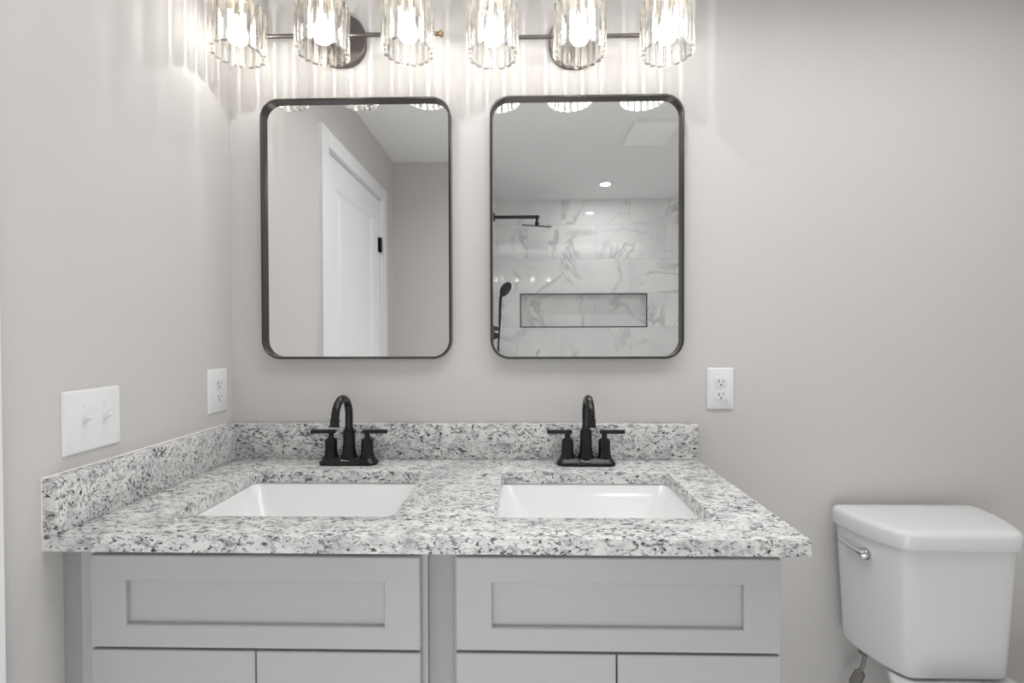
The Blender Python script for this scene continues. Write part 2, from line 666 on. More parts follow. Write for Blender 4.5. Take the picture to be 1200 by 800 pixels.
bm = bm_new(); box(bm, 0.0006, 0.0400, -0.5335, -0.515, 0.0, CZ - CTH, 0.001)
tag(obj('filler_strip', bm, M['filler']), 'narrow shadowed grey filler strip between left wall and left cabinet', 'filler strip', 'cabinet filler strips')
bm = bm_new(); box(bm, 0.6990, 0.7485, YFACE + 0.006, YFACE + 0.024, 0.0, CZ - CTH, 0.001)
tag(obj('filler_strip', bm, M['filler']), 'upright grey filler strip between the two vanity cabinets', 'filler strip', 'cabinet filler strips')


# countertop with two rounded cutouts
def counter_mesh():
    """slab made of a grid of quads around two rounded sink openings, then solid edges"""
    bm = bm_new()
    x0, x1, y0, y1 = 0.004, CW_, -CD, -0.002
    zt, zb = CZ, CZ - CTH
    r = 0.018
    bev = 0.003

    def ring(pts, z):
        return [bm.verts.new((x, y, z)) for x, y in pts]
    xm = (SINKS[0][1] + SINKS[1][0]) / 2
    for half, (sx0, sx1) in enumerate(SINKS):
        hx0, hx1 = (x0, xm) if half == 0 else (xm, x1)
        inner = rrect(sx0, sx1, SY0, SY1, r, 6)
        n = len(inner)
        # outer loop: same count, projected to the half-slab rectangle corner by corner
        outer = []
        q = n // 4
        cs = [(hx1, y1), (hx0, y1), (hx0, y0), (hx1, y0)]
        for k in range(4):
            for i in range(q):
                outer.append(cs[k])
        for z, flip in ((zt, False), (zb, True)):
            iv = ring(inner, z)
            ov = [bm.verts.new((c[0], c[1], z)) for c in cs]
            for i in range(n):
                j = (i + 1) % n
                ki, kj = i // q, j // q
                if ki == kj:
                    f = (iv[i], iv[j], ov[ki])
                else:
                    f = (iv[i], iv[j], ov[kj], ov[ki])
                bm.faces.new(f)
            if z == zt:
                top = iv
            else:
                bot = iv
        for i in range(n):
            j = (i + 1) % n
            bm.faces.new((top[i], top[j], bot[j], bot[i]))
    # outside edges
    def wallq(a, b):
        bm.faces.new([bm.verts.new(p) for p in ((a[0], a[1], zb), (b[0], b[1], zb), (b[0], b[1], zt), (a[0], a[1], zt))])
    wallq((x0, y0), (xm, y0)); wallq((xm, y0), (x1, y0))
    wallq((x1, y0), (x1, y1))
    wallq((x1, y1), (xm, y1)); wallq((xm, y1), (x0, y1))
    wallq((x0, y1), (x0, y0))
    bmesh.ops.remove_doubles(bm, verts=bm.verts[:], dist=1e-5)
    bmesh.ops.recalc_face_normals(bm, faces=bm.faces[:])
    es = []
    for e in bm.edges:
        if len(e.link_faces) == 2 and e.calc_face_angle(0) > 0.6:
            a, b = e.verts
            if abs(a.co.z - zt) < 1e-6 and abs(b.co.z - zt) < 1e-6:
                es.append(e)
            elif abs(a.co.z - zb) < 1e-6 and abs(b.co.z - zb) < 1e-6 and a.co.y < y0 + 1e-4 and b.co.y < y0 + 1e-4:
                es.append(e)
            elif abs(a.co.x - x1) < 1e-5 and abs(a.co.y - y0) < 1e-5 and abs(b.co.x - x1) < 1e-5 and abs(b.co.y - y0) < 1e-5:
                es.append(e)
    bmesh.ops.bevel(bm, geom=es, offset=0.0025, segments=2, affect='EDGES', profile=0.5, clamp_overlap=True)
    return bm


tag(obj('countertop', counter_mesh(), M['granite'], smooth=30), 'speckled white and grey granite vanity countertop with two sink cutouts', 'countertop')
bm = bm_new(); box(bm, 0.0305, CW_, -0.030, -0.001, CZ + 0.0003, CZ + 0.1023, 0.0015)
tag(obj('backsplash', bm, M['granite']), 'low speckled granite backsplash strip along the back wall behind the faucets', 'backsplash')
bm = bm_new(); box(bm, 0.001, 0.030, -CD, -0.001, CZ + 0.0003, CZ + 0.1023, 0.0015)
ss = tag(obj('side_splash', bm, M['granite']), 'low speckled granite side splash against the left wall', 'backsplash')
bm = bm_new()
box(bm, -0.0002, 0.0035, -CD + 0.001, -CD + 0.012, CZ - CTH, CZ + 0.001)
tube(bm, [(0.0008, -CD + 0.001, CZ + 0.1018), (0.0008, -0.03, CZ + 0.1018)], 0.0022, 8)
tube(bm, [(0.0008, -CD + 0.0015, CZ), (0.0008, -CD + 0.0015, CZ + 0.101)], 0.0022, 8)
o = obj('caulk_bead', bm, M['caulk'], ss)
o['label'] = 'thin white caulk bead'


def make_sink(sx0, sx1, label):
    cx = (sx0 + sx1) / 2
    t = thing('undermount_sink', (cx, (SY0 + SY1) / 2, CZ - CTH - 0.15), label, 'sink', 'undermount sinks')
    zt = CZ - CTH - 0.0005
    bm = bm_new()

    def lp(g, z, r):
        return [(x, y, z) for x, y in rrect(sx0 - g, sx1 + g, SY0 - g, SY1 + g, r, 8)]
    L = [lp(0.022, zt, 0.035), lp(0.004, zt, 0.022), lp(0.001, zt - 0.004, 0.026), lp(-0.012, zt - 0.03, 0.034),
         lp(-0.034, zt - 0.085, 0.045), lp(-0.05, zt - 0.112, 0.05), lp(-0.075, zt - 0.126, 0.05), lp(-0.105, zt - 0.131, 0.045)]
    # floor falls to the drain
    dr = 0.024
    n = len(L[0])
    pts = L[-1]
    cxy = (cx, (SY0 + SY1) / 2)
    ring = []
    for x, y, z in pts:
        a = math.atan2(y - cxy[1], x - cxy[0])
        ring.append((cxy[0] + dr * math.cos(a), cxy[1] + dr * math.sin(a), zt - 0.137))
    L.append(ring)
    # outside shell, so that the bowl has thickness
    Lo = [lp(0.022, zt - 0.008, 0.035), lp(0.008, zt - 0.012, 0.03), lp(-0.026, zt - 0.09, 0.05), lp(-0.06, zt - 0.14, 0.05)]
    loft(bm, L[::-1] + Lo, True, False, True)
    obj('basin', bm, M['sink_white'], t, smooth=50)
    bm = bm_new()
    lathe(bm, [(0.0, -0.004), (0.014, -0.004), (0.016, 0.0), (0.026, 0.001), (0.028, -0.002), (0.024, -0.012)], (cx, cxy[1], zt - 0.136), n=28, cap0=False)
    o = obj('drain', bm, M['black'], t)
    o['label'] = 'black round drain'
    return t


make_sink(SINKS[0][0], SINKS[0][1], 'white rectangular undermount sink under the left faucet')
make_sink(SINKS[1][0], SINKS[1][1], 'white rectangular undermount sink under the right faucet')


# ---------------------------------------------------------------- faucets
def make_faucet(cx, label):
    cy = -0.0805
    t = thing('faucet', (cx, cy, CZ), label, 'faucet', 'black two-handle faucets')
    z = CZ
    bm = bm_new()

    def lp(g, h, r):
        return [(x, y, z + h) for x, y in rrect(cx - 0.0815 + g, cx + 0.0815 - g, cy - 0.028 + g, cy + 0.026 - g, r, 7)]
    loft(bm, [lp(0, 0.0002, 0.022), lp(0, 0.006, 0.022), lp(0.003, 0.011, 0.02), lp(0.0055, 0.0125, 0.018), lp(0.0085, 0.0185, 0.016), lp(0.0105, 0.02, 0.015)])
    base = obj('base_plate', bm, M['black'], t)
    # small raised maker's mark on the front slope
    bm = bm_new()
    xs = cx - 0.0155
    for wdt, hgt in ((0.0046, 0.0040), (0.0034, 0.0024), (0.0034, 0.0024), (0.0034, 0.0024), (0.0030, 0.0024)):
        box(bm, xs, xs + wdt, cy - 0.0235, cy - 0.0212, z + 0.0128, z + 0.0128 + hgt)
        xs += wdt + 0.0009
    o = obj('maker_mark', bm, M['mark'], base, smooth=0)
    o['label'] = 'tiny silver lettering'
    bm = bm_new()
    lathe(bm, [(0.0225, 0.019), (0.0225, 0.022), (0.0195, 0.032), (0.0172, 0.044), (0.0165, 0.06), (0.0165, 0.094), (0.0155, 0.0975), (0.0118, 0.098), (0.0118, 0.104)], (cx, cy, z), n=28)
    obj('spout_body', bm, M['black'], t)
    R = 0.0505
    zc = z + 0.1395
    path = [(cx, cy, z + 0.10), (cx, cy, z + 0.12)] + arc((cx, cy - R, zc), R, 0.0, PI * 0.96, 18) 
    last = Vector(path[-1]); prev = Vector(path[-2])
    d = (last - prev).normalized()
    path.append(tuple(last + d * 0.008))
    bm = bm_new(); tube(bm, path, 0.0106, 20)
    sp = obj('spout', bm, M['black'], t)
    bm = bm_new()
    p0 = last + d * 0.002
    tube(bm, [p0, p0 + d * 0.001, p0 + d * 0.004, p0 + d * 0.0045, p0 + d * 0.018, p0 + d * 0.0185, p0 + d * 0.022], [0.0112, 0.0128, 0.0128, 0.0118, 0.0124, 0.0134, 0.0132], 20)
    obj('aerator', bm, M['black'], sp)
    for s in (-1, 1):
        hx = cx + s * 0.0515
        bm = bm_new()
        lathe(bm, [(0.0205, 0.019), (0.0205, 0.0225), (0.0182, 0.0275), (0.0172, 0.034), (0.0166, 0.044), (0.0164, 0.066), (0.0148, 0.0705), (0.009, 0.073), (0.0075, 0.0745), (0.0075, 0.086)], (hx, cy, z), n=28)
        hb = obj('handle', bm, M['black'], t)
        bm = bm_new()
        a, b = hx - s * 0.013, hx + s * 0.0575
        xs = sorted((a, b))
        box(bm, xs[0], xs[1], cy - 0.0058, cy + 0.0058, z + 0.0855, z + 0.0965, 0.0022)
        obj('lever', bm, M['black'], hb)
    return t


make_faucet(0.3850, 'black gooseneck two-handle faucet behind the left sink')
make_faucet(1.0530, 'black gooseneck two-handle faucet behind the right sink')


# ---------------------------------------------------------------- mirrors
def make_mirror(x0, z0, label):
    w, h, dp = 0.560, 0.762, 0.030
    t = thing('wall_mirror', (x0 + w / 2, 0.0, z0), label, 'mirror', 'vanity mirrors')
    ro = 0.056
    fw = 0.0065

    def lp(g, y, r=None):
        return [(x, y, z) for x, z in rrect(x0 + g, x0 + w - g, z0 + g, z0 + h - g, (ro - g) if r is None else r, 12)]
    yb, yf, yg = -0.0015, -dp, -0.0135
    bm = bm_new()
    L = [lp(fw, yb), lp(0, yb), lp(0, yf + 0.0012), lp(0.0012, yf), lp(fw - 0.0012, yf), lp(fw, yf + 0.0012), lp(fw, yb)]
    loft(bm, L, True, False, False)
    bmesh.ops.remove_doubles(bm, verts=bm.verts[:], dist=1e-6)
    obj('mirror_frame', bm, M['frame'], t)
    bm = bm_new()
    loft(bm, [lp(fw - 0.0003, yb), lp(fw - 0.0003, yg)])
    obj('mirror_glass', bm, M['mirror'], t, smooth=20)
    return t


make_mirror(0.1085, 1.1885, 'left rounded rectangular mirror, reflecting the white door')
make_mirror(0.7830, 1.1875, 'right rounded rectangular mirror, reflecting the marble shower')


# ---------------------------------------------------------------- vanity lights
def make_vanity_light(xm, zb, label):
    """three-shade bar light; xm is the middle shade, zb the rim of the shades"""
    pitch, ys = 0.2300, -0.143
    zbar = zb + 0.102
    ybar = -0.055
    t = thing('vanity_light', (xm, 0.0, zbar), label, 'light fixture', 'three-shade crystal vanity lights')
    bm = bm_new()
    pl = [(x, z) for x, z in rrect(xm - 0.0735, xm + 0.0735, zbar - 0.064, zbar + 0.086, 0.066, 10)]
    pl2 = [(x, z) for x, z in rrect(xm - 0.071, xm + 0.071, zbar - 0.0615, zbar + 0.0835, 0.0635, 10)]
    loft(bm, [[(x, -0.0005, z) for x, z in pl], [(x, -0.017, z) for x, z in pl], [(x, -0.0195, z) for x, z in pl2]])
    bp = obj('back_plate', bm, M['bronze'], t)
    bm = bm_new()
    lathe(bm, [(0.011, 0.0), (0.011, -0.03), (0.0085, -0.032), (0.0085, -0.037)], (xm, -0.019, zbar), axis='y', n=20)
    obj('mounting_stem', bm, M['bronze'], bp)
    bm = bm_new()
    lathe(bm, [(0.0058, -0.300), (0.0058, 0.300)], (xm, ybar, zbar), axis='x', n=18)
    bar = obj('cross_bar', bm, M['bronze'], t)
    for s in (-1, 1):
        bm = bm_new()
        prof = [(0.0058, 0.0), (0.0085, 0.002), (0.0095, 0.006), (0.0085, 0.010), (0.004, 0.0125), (0.0005, 0.013)]
        lathe(bm, [(r, s * (0.298 + h)) for r, h in prof], (xm, ybar, zbar), axis='x', n=18)
        o = obj('end_knob', bm, M['warm_glint'], bar)
        o['label'] = 'round bar end with a warm reflection in its colour'
    for k in (-1, 0, 1):
        x = xm + k * pitch
        zt = zb + 0.128
        # arm: rises from the bar and bends forward above the shade
        bm = bm_new()
        path = [(x, ybar, zbar), (x, ybar, zt + 0.012)]
        R = (ybar - ys) / 2
        path += [(x, ybar - R + R * math.cos(a), zt + 0.02 + R * math.sin(a)) for a in [PI * i / 14 for i in range(15)]]
        path += [(x, ys, zt + 0.008)]
        tube(bm, path, 0.0055, 14)
        lathe(bm, [(0.0, 0.0), (0.012, 0.0), (0.012, 0.012), (0.0, 0.012)], (x, ybar, zbar - 0.006), n=16)
        arm = obj('arm', bm, M['bronze'], t)
        bm = bm_new()
        lathe(bm, [(0.046, 0.0), (0.048, 0.002), (0.046, 0.006), (0.021, 0.0075), (0.019, 0.012), (0.008, 0.016)], (x, ys, zt - 0.004), n=28)
        lathe(bm, [(0.017, 0.0), (0.017, -0.026), (0.014, -0.028)], (x, ys, zt - 0.004), n=20)
        obj('socket', bm, M['champagne'], arm)
        # faceted prisms in a ring, hung from the socket cap
        bm = bm_new()
        n = 18
        ri, ro = 0.0575, 0.0705
        for i in range(n):
            a0 = 2 * PI * (i + 0.5) / n
            hw = PI / n * 0.87
            pts2 = [(ri, -hw * 0.55), (ri + 0.0045, -hw), (ro - 0.0045, -hw), (ro, -hw * 0.45), (ro, hw * 0.45), (ro - 0.0045, hw), (ri + 0.0045, hw), (ri, hw * 0.55)]
            mid = (ri + ro) / 2

            def sec(f, dz):
                return [(x + (mid + (r - mid) * f) * math.cos(a0 + a * f), ys + (mid + (r - mid) * f) * math.sin(a0 + a * f), zb + dz) for r, a in pts2]
            bot = sec(0.86, 0.0)
            top = sec(0.5, 0.126)
            sh = [sec(1.0, 0.0022)]
            sh2 = [sec(1.0, 0.112)]
            loft(bm, [bot] + sh + sh2 + [top])
        o = obj('crystal_shade', bm, M['crystal'], arm, smooth=0)
        o['label'] = 'ring of clear faceted crystal prisms'
        # bulb hanging in the shade
        bm = bm_new()
        prof = [(0.0125, 0.098), (0.013, 0.092), (0.016, 0.082), (0.0215, 0.069), (0.0255, 0.056), (0.0262, 0.049), (0.0245, 0.040), (0.0195, 0.0325), (0.0115, 0.028), (0.0005, 0.0265)]
        lathe(bm, prof, (x, ys, zb), n=24)
        o = obj('bulb', bm, M['bulb'], arm)
        o['label'] = 'glowing warm white bulb'
        l = bpy.data.lights.new('filament_light', 'POINT')
        l.energy = BULB_W
        l.color = (1.0, 0.995, 0.985)
        l.shadow_soft_size = 0.003
        lo = bpy.data.objects.new('filament_light', l)
        lo.parent = o
        lo.location = Vector((x, ys, zb + 0.055)) - wloc(o)
        COL.objects.link(lo)
    return t


make_vanity_light(0.3435, 2.0120, 'bronze bar light with three crystal shades above the left mirror')
make_vanity_light(1.0290, 1.9985, 'bronze bar light with three crystal shades above the right mirror')


# ---------------------------------------------------------------- outlets and switches
def plate_loops(pos, w, h, th, place):
    """bevelled wall plate; place(u, v, d) maps plate coordinates to the room"""
    L = []
    for g, d in ((0.0, 0.0003), (0.0, 0.002), (0.0012, 0.0042), (0.004, th), ):
        L.append([place(u, v, d) for u, v in rrect(-w / 2 + g, w / 2 - g, -h / 2 + g, h / 2 - g, 0.004, 4)])
    return L


def make_outlet(place, base, label, w=0.079, h=0.123):
    t = thing('wall_outlet', base, label, 'outlet', 'duplex wall outlets')
    th = 0.0062
    bm = bm_new(); loft(bm, plate_loops(None, w, h, th, place))
    pl = obj('wall_plate', bm, M['plastic'], t)
    for s in (1, -1):
        cv = s * 0.0195
        bm = bm_new()
        pts = []
        for i in range(32):
            a = 2 * PI * i / 32
            pts.append((0.0172 * math.cos(a), max(-0.0132, min(0.0132, 0.0172 * math.sin(a)))))
        loft(bm, [[place(u, cv + v, th - 0.001) for u, v in pts], [place(u, cv + v, th + 0.0014) for u, v in pts], [place(u * 0.96, cv + v * 0.96, th + 0.0019) for u, v in pts]])
        rc = obj('receptacle', bm, M['plastic'], t)
        bm = bm_new()
        d0, d1 = th + 0.0012, th + 0.0022
        for u0, u1, v0, v1 in ((-0.0075, -0.0052, -0.0015, 0.0075), (0.0052, 0.0072, -0.0005, 0.0065)):
            q = [(u0, cv + v0), (u1, cv + v0), (u1, cv + v1), (u0, cv + v1)]
            loft(bm, [[place(u, v, d0) for u, v in q], [place(u, v, d1) for u, v in q]])
        q = [(0.0026 * math.cos(2 * PI * i / 12), cv - 0.0075 + 0.0026 * math.sin(2 * PI * i / 12)) for i in range(12)]
        loft(bm, [[place(u, v, d0) for u, v in q], [place(u, v, d1) for u, v in q]])
        o = obj('slots', bm, M['slot'], rc, smooth=0)
        o['label'] = 'dark plug slots'
    bm = bm_new()
    q = [(0.0028 * math.cos(2 * PI * i / 14), 0.0028 * math.sin(2 * PI * i / 14)) for i in range(14)]
    loft(bm, [[place(u, v, th - 0.001) for u, v in q], [place(u * 0.8, v * 0.8, th + 0.0010) for u, v in q]])
    obj('screw', bm, M['plastic'], t)
    return t


make_outlet(lambda u, v, d: (1.4578 + u, -d, 1.0985 + v), (1.4578, 0.0, 1.0985), 'white duplex outlet on the back wall right of the backsplash')
make_outlet(lambda u, v, d: (d, -0.0705 + u, 1.1005 + v), (0.0, -0.0705, 1.1005), 'white duplex outlet on the left wall near the corner', w=0.084, h=0.126)


def make_switch():
    cy, cz = -0.4695, 1.0885
    w, h, th = 0.130, 0.125, 0.0066
    place = lambda u, v, d: (d, cy + u, cz + v)
    t = thing('light_switch', (0.0, cy, cz), 'white double toggle switch plate on the left wall above the side splash', 'light switch')
    bm = bm_new(); loft(bm, plate_loops(None, w, h, th, place))
    obj('wall_plate', bm, M['plastic'], t)
    for u0, up in ((-0.023, 1), (0.023, 1)):
        bm = bm_new()
        q = rrect(-0.0052, 0.0052, -0.012, 0.012, 0.001, 2)
        loft(bm, [[place(u0 + u, v, th - 0.001) for u, v in q], [place(u0 + u, v, th + 0.0008) for u, v in q], [place(u0 + u * 0.85, v * 0.93, th + 0.0009) for u, v in q]])
        # toggle lever, tilted up
        a = math.radians(28)
        ca, sa = math.cos(a), math.sin(a)
        L = []
        for d, hw, hh in ((-0.002, 0.0046, 0.0048), (0.008, 0.0043, 0.0042), (0.0145, 0.0040, 0.0034), (0.0155, 0.0034, 0.0026)):
            L.append([place(u0 + u, 0.0015 + v * ca + d * sa, th + d * ca - v * sa) for u, v in rrect(-hw, hw, -hh, hh, 0.0008, 2)])
        loft(bm, L)
        obj('toggle', bm, M['plastic'], t)
        for vv in (0.030, -0.030):
            bm = bm_new()
            q = [(0.003 * math.cos(2 * PI * i / 14), 0.003 * math.sin(2 * PI * i / 14)) for i in range(14)]
            loft(bm, [[place(u0 + u, vv + v, th - 0.001) for u, v in q], [place(u0 + u * 0.8, vv + v * 0.8, th + 0.0010) for u, v in q]])
            obj('screw', bm, M['plastic'], t)
    return t


make_switch()

# ---------------------------------------------------------------- toilet
TX = 1.962
toilet = thing('toilet', (TX, -0.30, 0.0), 'white two-piece toilet with angled tank beside the vanity', 'toilet')


def tank_outline(hb, hf, yb, yf, bulge=0.012, r=0.02):
    """plan outline: straight back, bowed angled sides, flat front"""
    pts = []
    # start at back right, go to back left, left side, front, right side
    def side(sgn):
        P = []
        y1 = yb - 0.016
        a = Vector((sgn * hb, y1)); b = Vector((sgn * hf, yf))
        nrm = Vector((sgn * (a.y - b.y), -(hb - hf) * -1 * -1)).normalized()
        nrm = Vector((sgn * abs(a.y - b.y), -(hb - hf))).normalized()
        for i in range(13):
            t = i / 12
            p = a.lerp(b, t) + nrm * bulge * 4 * t * (1 - t)
            P.append(p)
        return P
    L = side(-1)
    Rr = side(1)
    pts = [Vector((hb - 0.004, yb)), Vector((-hb + 0.004, yb))] + L + Rr[::-1]
    # soften corners by a couple of smoothing passes with resampling
    def resample(ps, n):
        seg = [(ps[(i + 1) % len(ps)] - ps[i]).length for i in range(len(ps))]
        tot = sum(seg); out = []; acc = 0; i = 0
        for k in range(n):
            d = tot * k / n
            while acc + seg[i] < d:
                acc += seg[i]; i += 1
            u = (d - acc) / max(seg[i], 1e-9)
            out.append(ps[i].lerp(ps[(i + 1) % len(ps)], u))
        return out
    ps = resample(pts, 96)
    for _ in range(int(r * 200)):
        ps = [(ps[i - 1] + ps[i] * 2 + ps[(i + 1) % len(ps)]) / 4 for i in range(len(ps))]
    return ps


def ring3(ps, z, s=0.0, yc=-0.12):
    out = []
    c = Vector((0, yc))
    for i, p in enumerate(ps):
        tn = (ps[(i + 1) % len(ps)] - ps[i - 1]).normalized()
        nr = Vector((tn.y, -tn.x))
        if nr.dot(p - c) < 0:
            nr = -nr
        q = p + nr * s
        out.append((TX + q.x, q.y, z))
    return out


lt = tank_outline(0.203, 0.139, -0.022, -0.236, 0.019)
tk_t = tank_outline(0.193, 0.134, -0.026, -0.226, 0.017)
tk_b = tank_outline(0.176, 0.121, -0.030, -0.216, 0.015)
bm = bm_new()
L = []
L.append(ring3(tk_b, 0.388, -0.022))
L.append(ring3(tk_b, 0.390, -0.010))
L.append(ring3(tk_b, 0.398, -0.002))
for i in range(9):
    f = i / 8
    ps = [a.lerp(b, f) for a, b in zip(tk_b, tk_t)]
    L.append(ring3(ps, 0.408 + f * (0.7235 - 0.408), 0.0))
loft(bm, L)
tank = obj('tank', bm, M['porcelain'], toilet, smooth=45)
bm = bm_new()
L = [ring3(lt, 0.7235, -0.006), ring3(lt, 0.7245, -0.001), ring3(lt, 0.7290, 0.0), ring3(lt, 0.7560, 0.0005), ring3(lt, 0.7640, -0.0025), ring3(lt, 0.7685, -0.009),
     ring3(lt, 0.7705, -0.02), ring3([p * 0.5 + Vector((0, -0.06)) for p in lt], 0.7715, 0.0)]
loft(bm, L)
obj('tank_lid', bm, M['porcelain'], toilet, smooth=50)

# flush lever on the angled left face
lv = bm_new()
fa = Vector((TX - 0.193, -0.042)); fb = Vector((TX - 0.134, -0.226))
dirv = (fb - fa).normalized()
nv = Vector((-abs(dirv.y), -abs(dirv.x))).normalized()
piv = fa.lerp(fb, 0.51) + nv * 0.016
pz = 0.676


def lp3(s, d, z):
    """s along the face towards the front, d out of the face"""
    q = piv + dirv * s + nv * d
    return Vector((q.x, q.y, z))


tube(lv, [lp3(0, -0.006, pz), lp3(0, 0.004, pz), lp3(0, 0.005, pz), lp3(0, 0.016, pz), lp3(0, 0.021, pz)], [0.0155, 0.0155, 0.012, 0.0115, 0.006], 20)
tube(lv, [lp3(0.002, 0.014, pz), lp3(-0.018, 0.0145, pz + 0.004), lp3(-0.042, 0.013, pz + 0.0095), lp3(-0.063, 0.012, pz + 0.0145), lp3(-0.067, 0.012, pz + 0.0155)], [0.0104, 0.0086, 0.0074, 0.0072, 0.004], 16)
o = obj('flush_lever', lv, M['chrome'], tank)
o['label'] = 'chrome flush lever'

# bowl, foot, seat and lid
def oval(cx, cy, rx, ryf, ryb, z, n=48, p=2.3):
    out = []
    for i in range(n):
        a = 2 * PI * i / n
        c, s = math.cos(a), math.sin(a)
        x = rx * math.copysign(abs(c) ** (2 / p), c)
        ry = ryb if s > 0 else ryf
        y = ry * math.copysign(abs(s) ** (2 / p), s)
        out.append((cx + x, cy + y, z))
    return out


bm = bm_new()
L = [oval(TX, -0.33, 0.115, 0.20, 0.22, 0.0), oval(TX, -0.33, 0.110, 0.19, 0.215, 0.03), oval(TX, -0.33, 0.100, 0.17, 0.20, 0.12),
     oval(TX, -0.36, 0.120, 0.21, 0.24, 0.22), oval(TX, -0.40, 0.165, 0.27, 0.30, 0.31), oval(TX, -0.415, 0.182, 0.295, 0.34, 0.355),
     oval(TX, -0.415, 0.184, 0.298, 0.345, 0.378), oval(TX, -0.415, 0.178, 0.29, 0.34, 0.3855),
     oval(TX, -0.455, 0.125, 0.20, 0.19, 0.3855), oval(TX, -0.455, 0.115, 0.185, 0.175, 0.36), oval(TX, -0.45, 0.075, 0.12, 0.12, 0.25), oval(TX, -0.44, 0.03, 0.05, 0.05, 0.20)]
loft(bm, L)
obj('bowl', bm, M['porcelain'], toilet, smooth=60)
bm = bm_new()
L = [oval(TX, -0.455, 0.186, 0.262, 0.185, 0.387), oval(TX, -0.455, 0.188, 0.264, 0.187, 0.395), oval(TX, -0.455, 0.184, 0.26, 0.183, 0.403),
     oval(TX, -0.455, 0.12, 0.195, 0.12, 0.403), oval(TX, -0.455, 0.118, 0.193, 0.118, 0.387)]
loft(bm, L + [L[0]], True, False, False)
bmesh.ops.remove_doubles(bm, verts=bm.verts[:], dist=1e-6)
obj('seat', bm, M['plastic'], toilet, smooth=50)
bm = bm_new()
L = [oval(TX, -0.455, 0.184, 0.26, 0.188, 0.4035), oval(TX, -0.455, 0.187, 0.263, 0.190, 0.409), oval(TX, -0.455, 0.180, 0.255, 0.184, 0.418), oval(TX, -0.455, 0.10, 0.15, 0.10, 0.422)]
loft(bm, L)
for s in (-1, 1):
    lathe(bm, [(0.011, -0.02), (0.011, 0.02)], (TX + s * 0.075, -0.266, 0.408), axis='x', n=14)
obj('seat_lid', bm, M['plastic'], toilet, smooth=50)

# supply line
sup = thing('water_supply_line', (1.80, -0.09, 0.17), 'braided steel water supply hose under the left side of the toilet tank', 'supply hose')
bm = bm_new()
tube(bm, [(1.817, -0.092, 0.378), (1.8165, -0.092, 0.365), (1.815, -0.091, 0.350), (1.811, -0.090, 0.335), (1.804, -0.088, 0.315), (1.792, -0.084, 0.28), (1.785, -0.079, 0.235), (1.79, -0.075, 0.19)], 0.0052, 12)
obj('hose', bm, M['steel'], sup)
bm = bm_new()
tube(bm, [(1.817, -0.092, 0.3872), (1.817, -0.092, 0.378), (1.817, -0.092, 0.374)], [0.017, 0.016, 0.010], 6)
o = obj('coupling_nut', bm, M['grey_plastic'], sup, smooth=20)
bm = bm_new()
tube(bm, [(1.809, -0.0895, 0.3275), (1.807, -0.089, 0.322), (1.794, -0.0855, 0.288), (1.791, -0.0845, 0.280)], [0.008, 0.0125, 0.0135, 0.009], 8)
obj('ferrule', bm, M['grey_plastic'], sup, smooth=20)
bm = bm_new()
tube(bm, [(1.79, -0.075, 0.19), (1.79, -0.075, 0.165), (1.79, -0.075, 0.15)], [0.010, 0.012, 0.011], 14)
tube(bm, [(1.79, -0.075, 0.165), (1.79, -0.018, 0.165), (1.79, -0.0155, 0.165), (1.79, -0.0005, 0.165)], [0.009, 0.009, 0.026, 0.028], 18)
tube(bm, [(1.79, -0.075, 0.165), (1.79, -0.10, 0.165), (1.79, -0.103, 0.165), (1.79, -0.118, 0.165)], [0.006, 0.006, 0.015, 0.015], 16)
obj('shutoff_valve', bm, M['chrome'], sup)

# ---------------------------------------------------------------- seen in the mirrors: shower fittings, ceiling fan, downlight
YV = -2.395
sh = thing('rain_shower', (XS, YV, 2.192), 'dark square rain shower head on a long arm from the marble wall', 'shower head')
bm = bm_new()
box(bm, XS + 0.0003, XS + 0.010, YV - 0.028, YV + 0.028, 2.164, 2.220, 0.002)
box(bm, XS + 0.010, 1.012, YV - 0.0115, YV + 0.0115, 2.180, 2.203, 0.002)
obj('arm', bm, M['shower'], sh)
bm = bm_new()
lathe(bm, [(0.011, 0.0), (0.011, -0.03), (0.017, -0.036), (0.017, -0.05), (0.010, -0.056)], (0.993, YV, 2.182), n=18)
obj('ball_joint', bm, M['shower'], sh)
bm = bm_new()
box(bm, 0.875, 1.105, YV - 0.10, YV + 0.10, 2.117, 2.123, 0.002)
bmesh.ops.rotate(bm, verts=bm.verts[:], cent=(0.99, YV, 2.12), matrix=Matrix.Rotation(math.radians(4.5), 3, 'Y') @ Matrix.Rotation(math.radians(-11.0), 3, 'X'))
obj('spray_plate', bm, M['shower'], sh)

hs = thing('hand_shower', (XS, YV, 1.30), 'dark hand shower with hose in a bracket on the marble wall', 'hand shower')
bm = bm_new()
c0 = Vector((0.742, YV, 1.625))
ax = Vector((0.66, 0.52, -0.46)).normalized()
u_ = ax.cross(Vector((0, 1, 0))).normalized()
w_ = ax.cross(u_).normalized()
L = []
for h, ra, rb in ((0.014, 0.045, 0.045), (0.010, 0.054, 0.054), (0.0, 0.055, 0.055), (-0.012, 0.046, 0.046), (-0.024, 0.022, 0.022)):
    L.append([c0 + ax * h + u_ * (ra * 1.15 * math.cos(2 * PI * k / 28)) + w_ * (rb * math.sin(2 * PI * k / 28)) for k in range(28)])
loft(bm, L)
obj('spray_head', bm, M['shower'], hs)
bm = bm_new()
tube(bm, [(0.722, YV, 1.605), (0.706, YV, 1.56), (0.701, YV, 1.50), (0.698, YV, 1.40), (0.696, YV, 1.34)], [0.017, 0.013, 0.0115, 0.011, 0.009], 14)
obj('handle', bm, M['shower'], hs)
bm = bm_new()
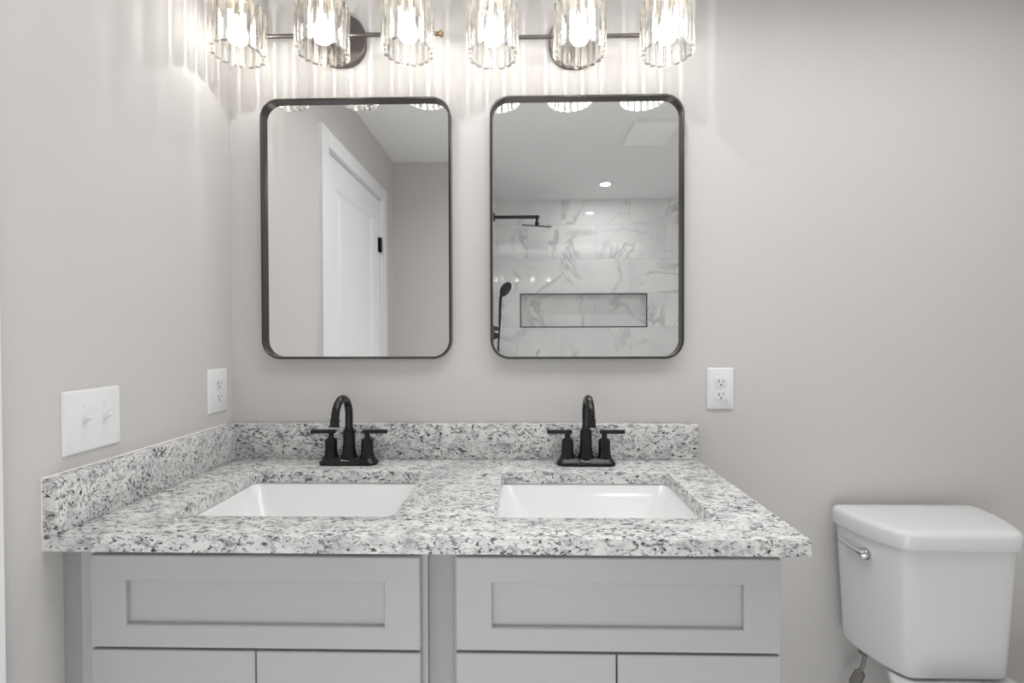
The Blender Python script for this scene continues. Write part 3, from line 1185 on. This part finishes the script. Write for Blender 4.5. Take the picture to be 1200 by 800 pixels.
tube(bm, [(0.696, YV, 1.345), (0.692, YV, 1.28), (0.685, YV - 0.005, 1.18), (0.684, YV - 0.01, 1.06), (0.70, YV - 0.02, 0.93), (0.735, YV - 0.05, 0.87), (0.735, YV - 0.09, 0.90), (0.70, YV - 0.12, 0.98), (0.675, YV - 0.125, 1.05), (0.655, YV - 0.125, 1.06)], 0.0075, 10)
obj('hose', bm, M['shower'], hs)
bm = bm_new()
box(bm, XS + 0.0003, XS + 0.009, YV - 0.02, YV + 0.02, 1.415, 1.452, 0.002)
tube(bm, [(XS + 0.008, YV, 1.434), (0.692, YV, 1.434)], 0.006, 12)
obj('bracket', bm, M['chrome'], hs)

sv = thing('shower_valve', (XS, YV, 1.26), 'dark lever shower valve on the marble wall below the hand shower', 'shower valve')
bm = bm_new()
box(bm, XS + 0.0003, XS + 0.009, YV + 0.035, YV + 0.125, 1.22, 1.335, 0.004)
obj('escutcheon', bm, M['shower'], sv)
bm = bm_new()
lathe(bm, [(0.024, 0.009), (0.024, 0.028), (0.019, 0.030), (0.019, 0.05)], (XS, YV + 0.08, 1.255), axis='x', n=20)
lathe(bm, [(0.016, 0.009), (0.016, 0.034)], (XS, YV + 0.08, 1.312), axis='x', n=18)
obj('valve_body', bm, M['shower'], sv)
bm = bm_new()
box(bm, XS + 0.036, XS + 0.048, YV + 0.074, YV + 0.086, 1.22, 1.262, 0.002)
obj('lever', bm, M['shower'], sv)
bm = bm_new()
box(bm, XS + 0.028, XS + 0.038, YV + 0.074, YV + 0.086, 1.295, 1.320, 0.002)
obj('lever', bm, M['shower'], sv)

# recessed downlight over the shower
can = thing('recessed_light', (1.528, -2.375, CEIL), 'small round lit recessed ceiling light over the shower', 'ceiling light')
bm = bm_new()
lathe(bm, [(0.040, -0.0035), (0.062, -0.005), (0.066, -0.003), (0.066, -0.0002)], (1.528, -2.375, CEIL), n=36, cap0=False, cap1=False)
obj('trim_ring', bm, M['trim'], can)
bm = bm_new()
lathe(bm, [(0.040, -0.0034), (0.040, -0.0008)], (1.528, -2.375, CEIL), n=32)
o = obj('lens', bm, M['lens'], can, smooth=20)
o['label'] = 'bright white lens'
l = bpy.data.lights.new('downlight', 'AREA')
l.shape = 'DISK'
l.size = 0.075
l.energy = CAN_W
l.color = (1, 1, 1)
lo = bpy.data.objects.new('downlight', l)
lo.parent = can
lo.location = (0, 0, -0.006)
COL.objects.link(lo)

fan = thing('exhaust_fan', (1.625, -1.41, CEIL), 'square white exhaust fan cover on the bathroom ceiling', 'exhaust fan')
fx0, fx1, fy0, fy1 = 1.495, 1.755, -1.558, -1.262
bm = bm_new()
A = lambda g, z: [(x, y, z) for x, y in rrect(fx0 + g, fx1 - g, fy0 + g, fy1 - g, 0.012, 4)]
loft(bm, [A(0.004, CEIL - 0.0003), A(0.0, CEIL - 0.016), A(0.0, CEIL - 0.026), A(0.004, CEIL - 0.030), A(0.03, CEIL - 0.031)])
obj('cover', bm, M['fan'], fan, smooth=40)
bm = bm_new()
for i in range(7):
    y = fy0 + 0.055 + i * 0.031
    box(bm, fx0 + 0.04, fx1 - 0.04, y, y + 0.004, CEIL - 0.0325, CEIL - 0.0305)
obj('grille', bm, M['fan'], fan, smooth=0)
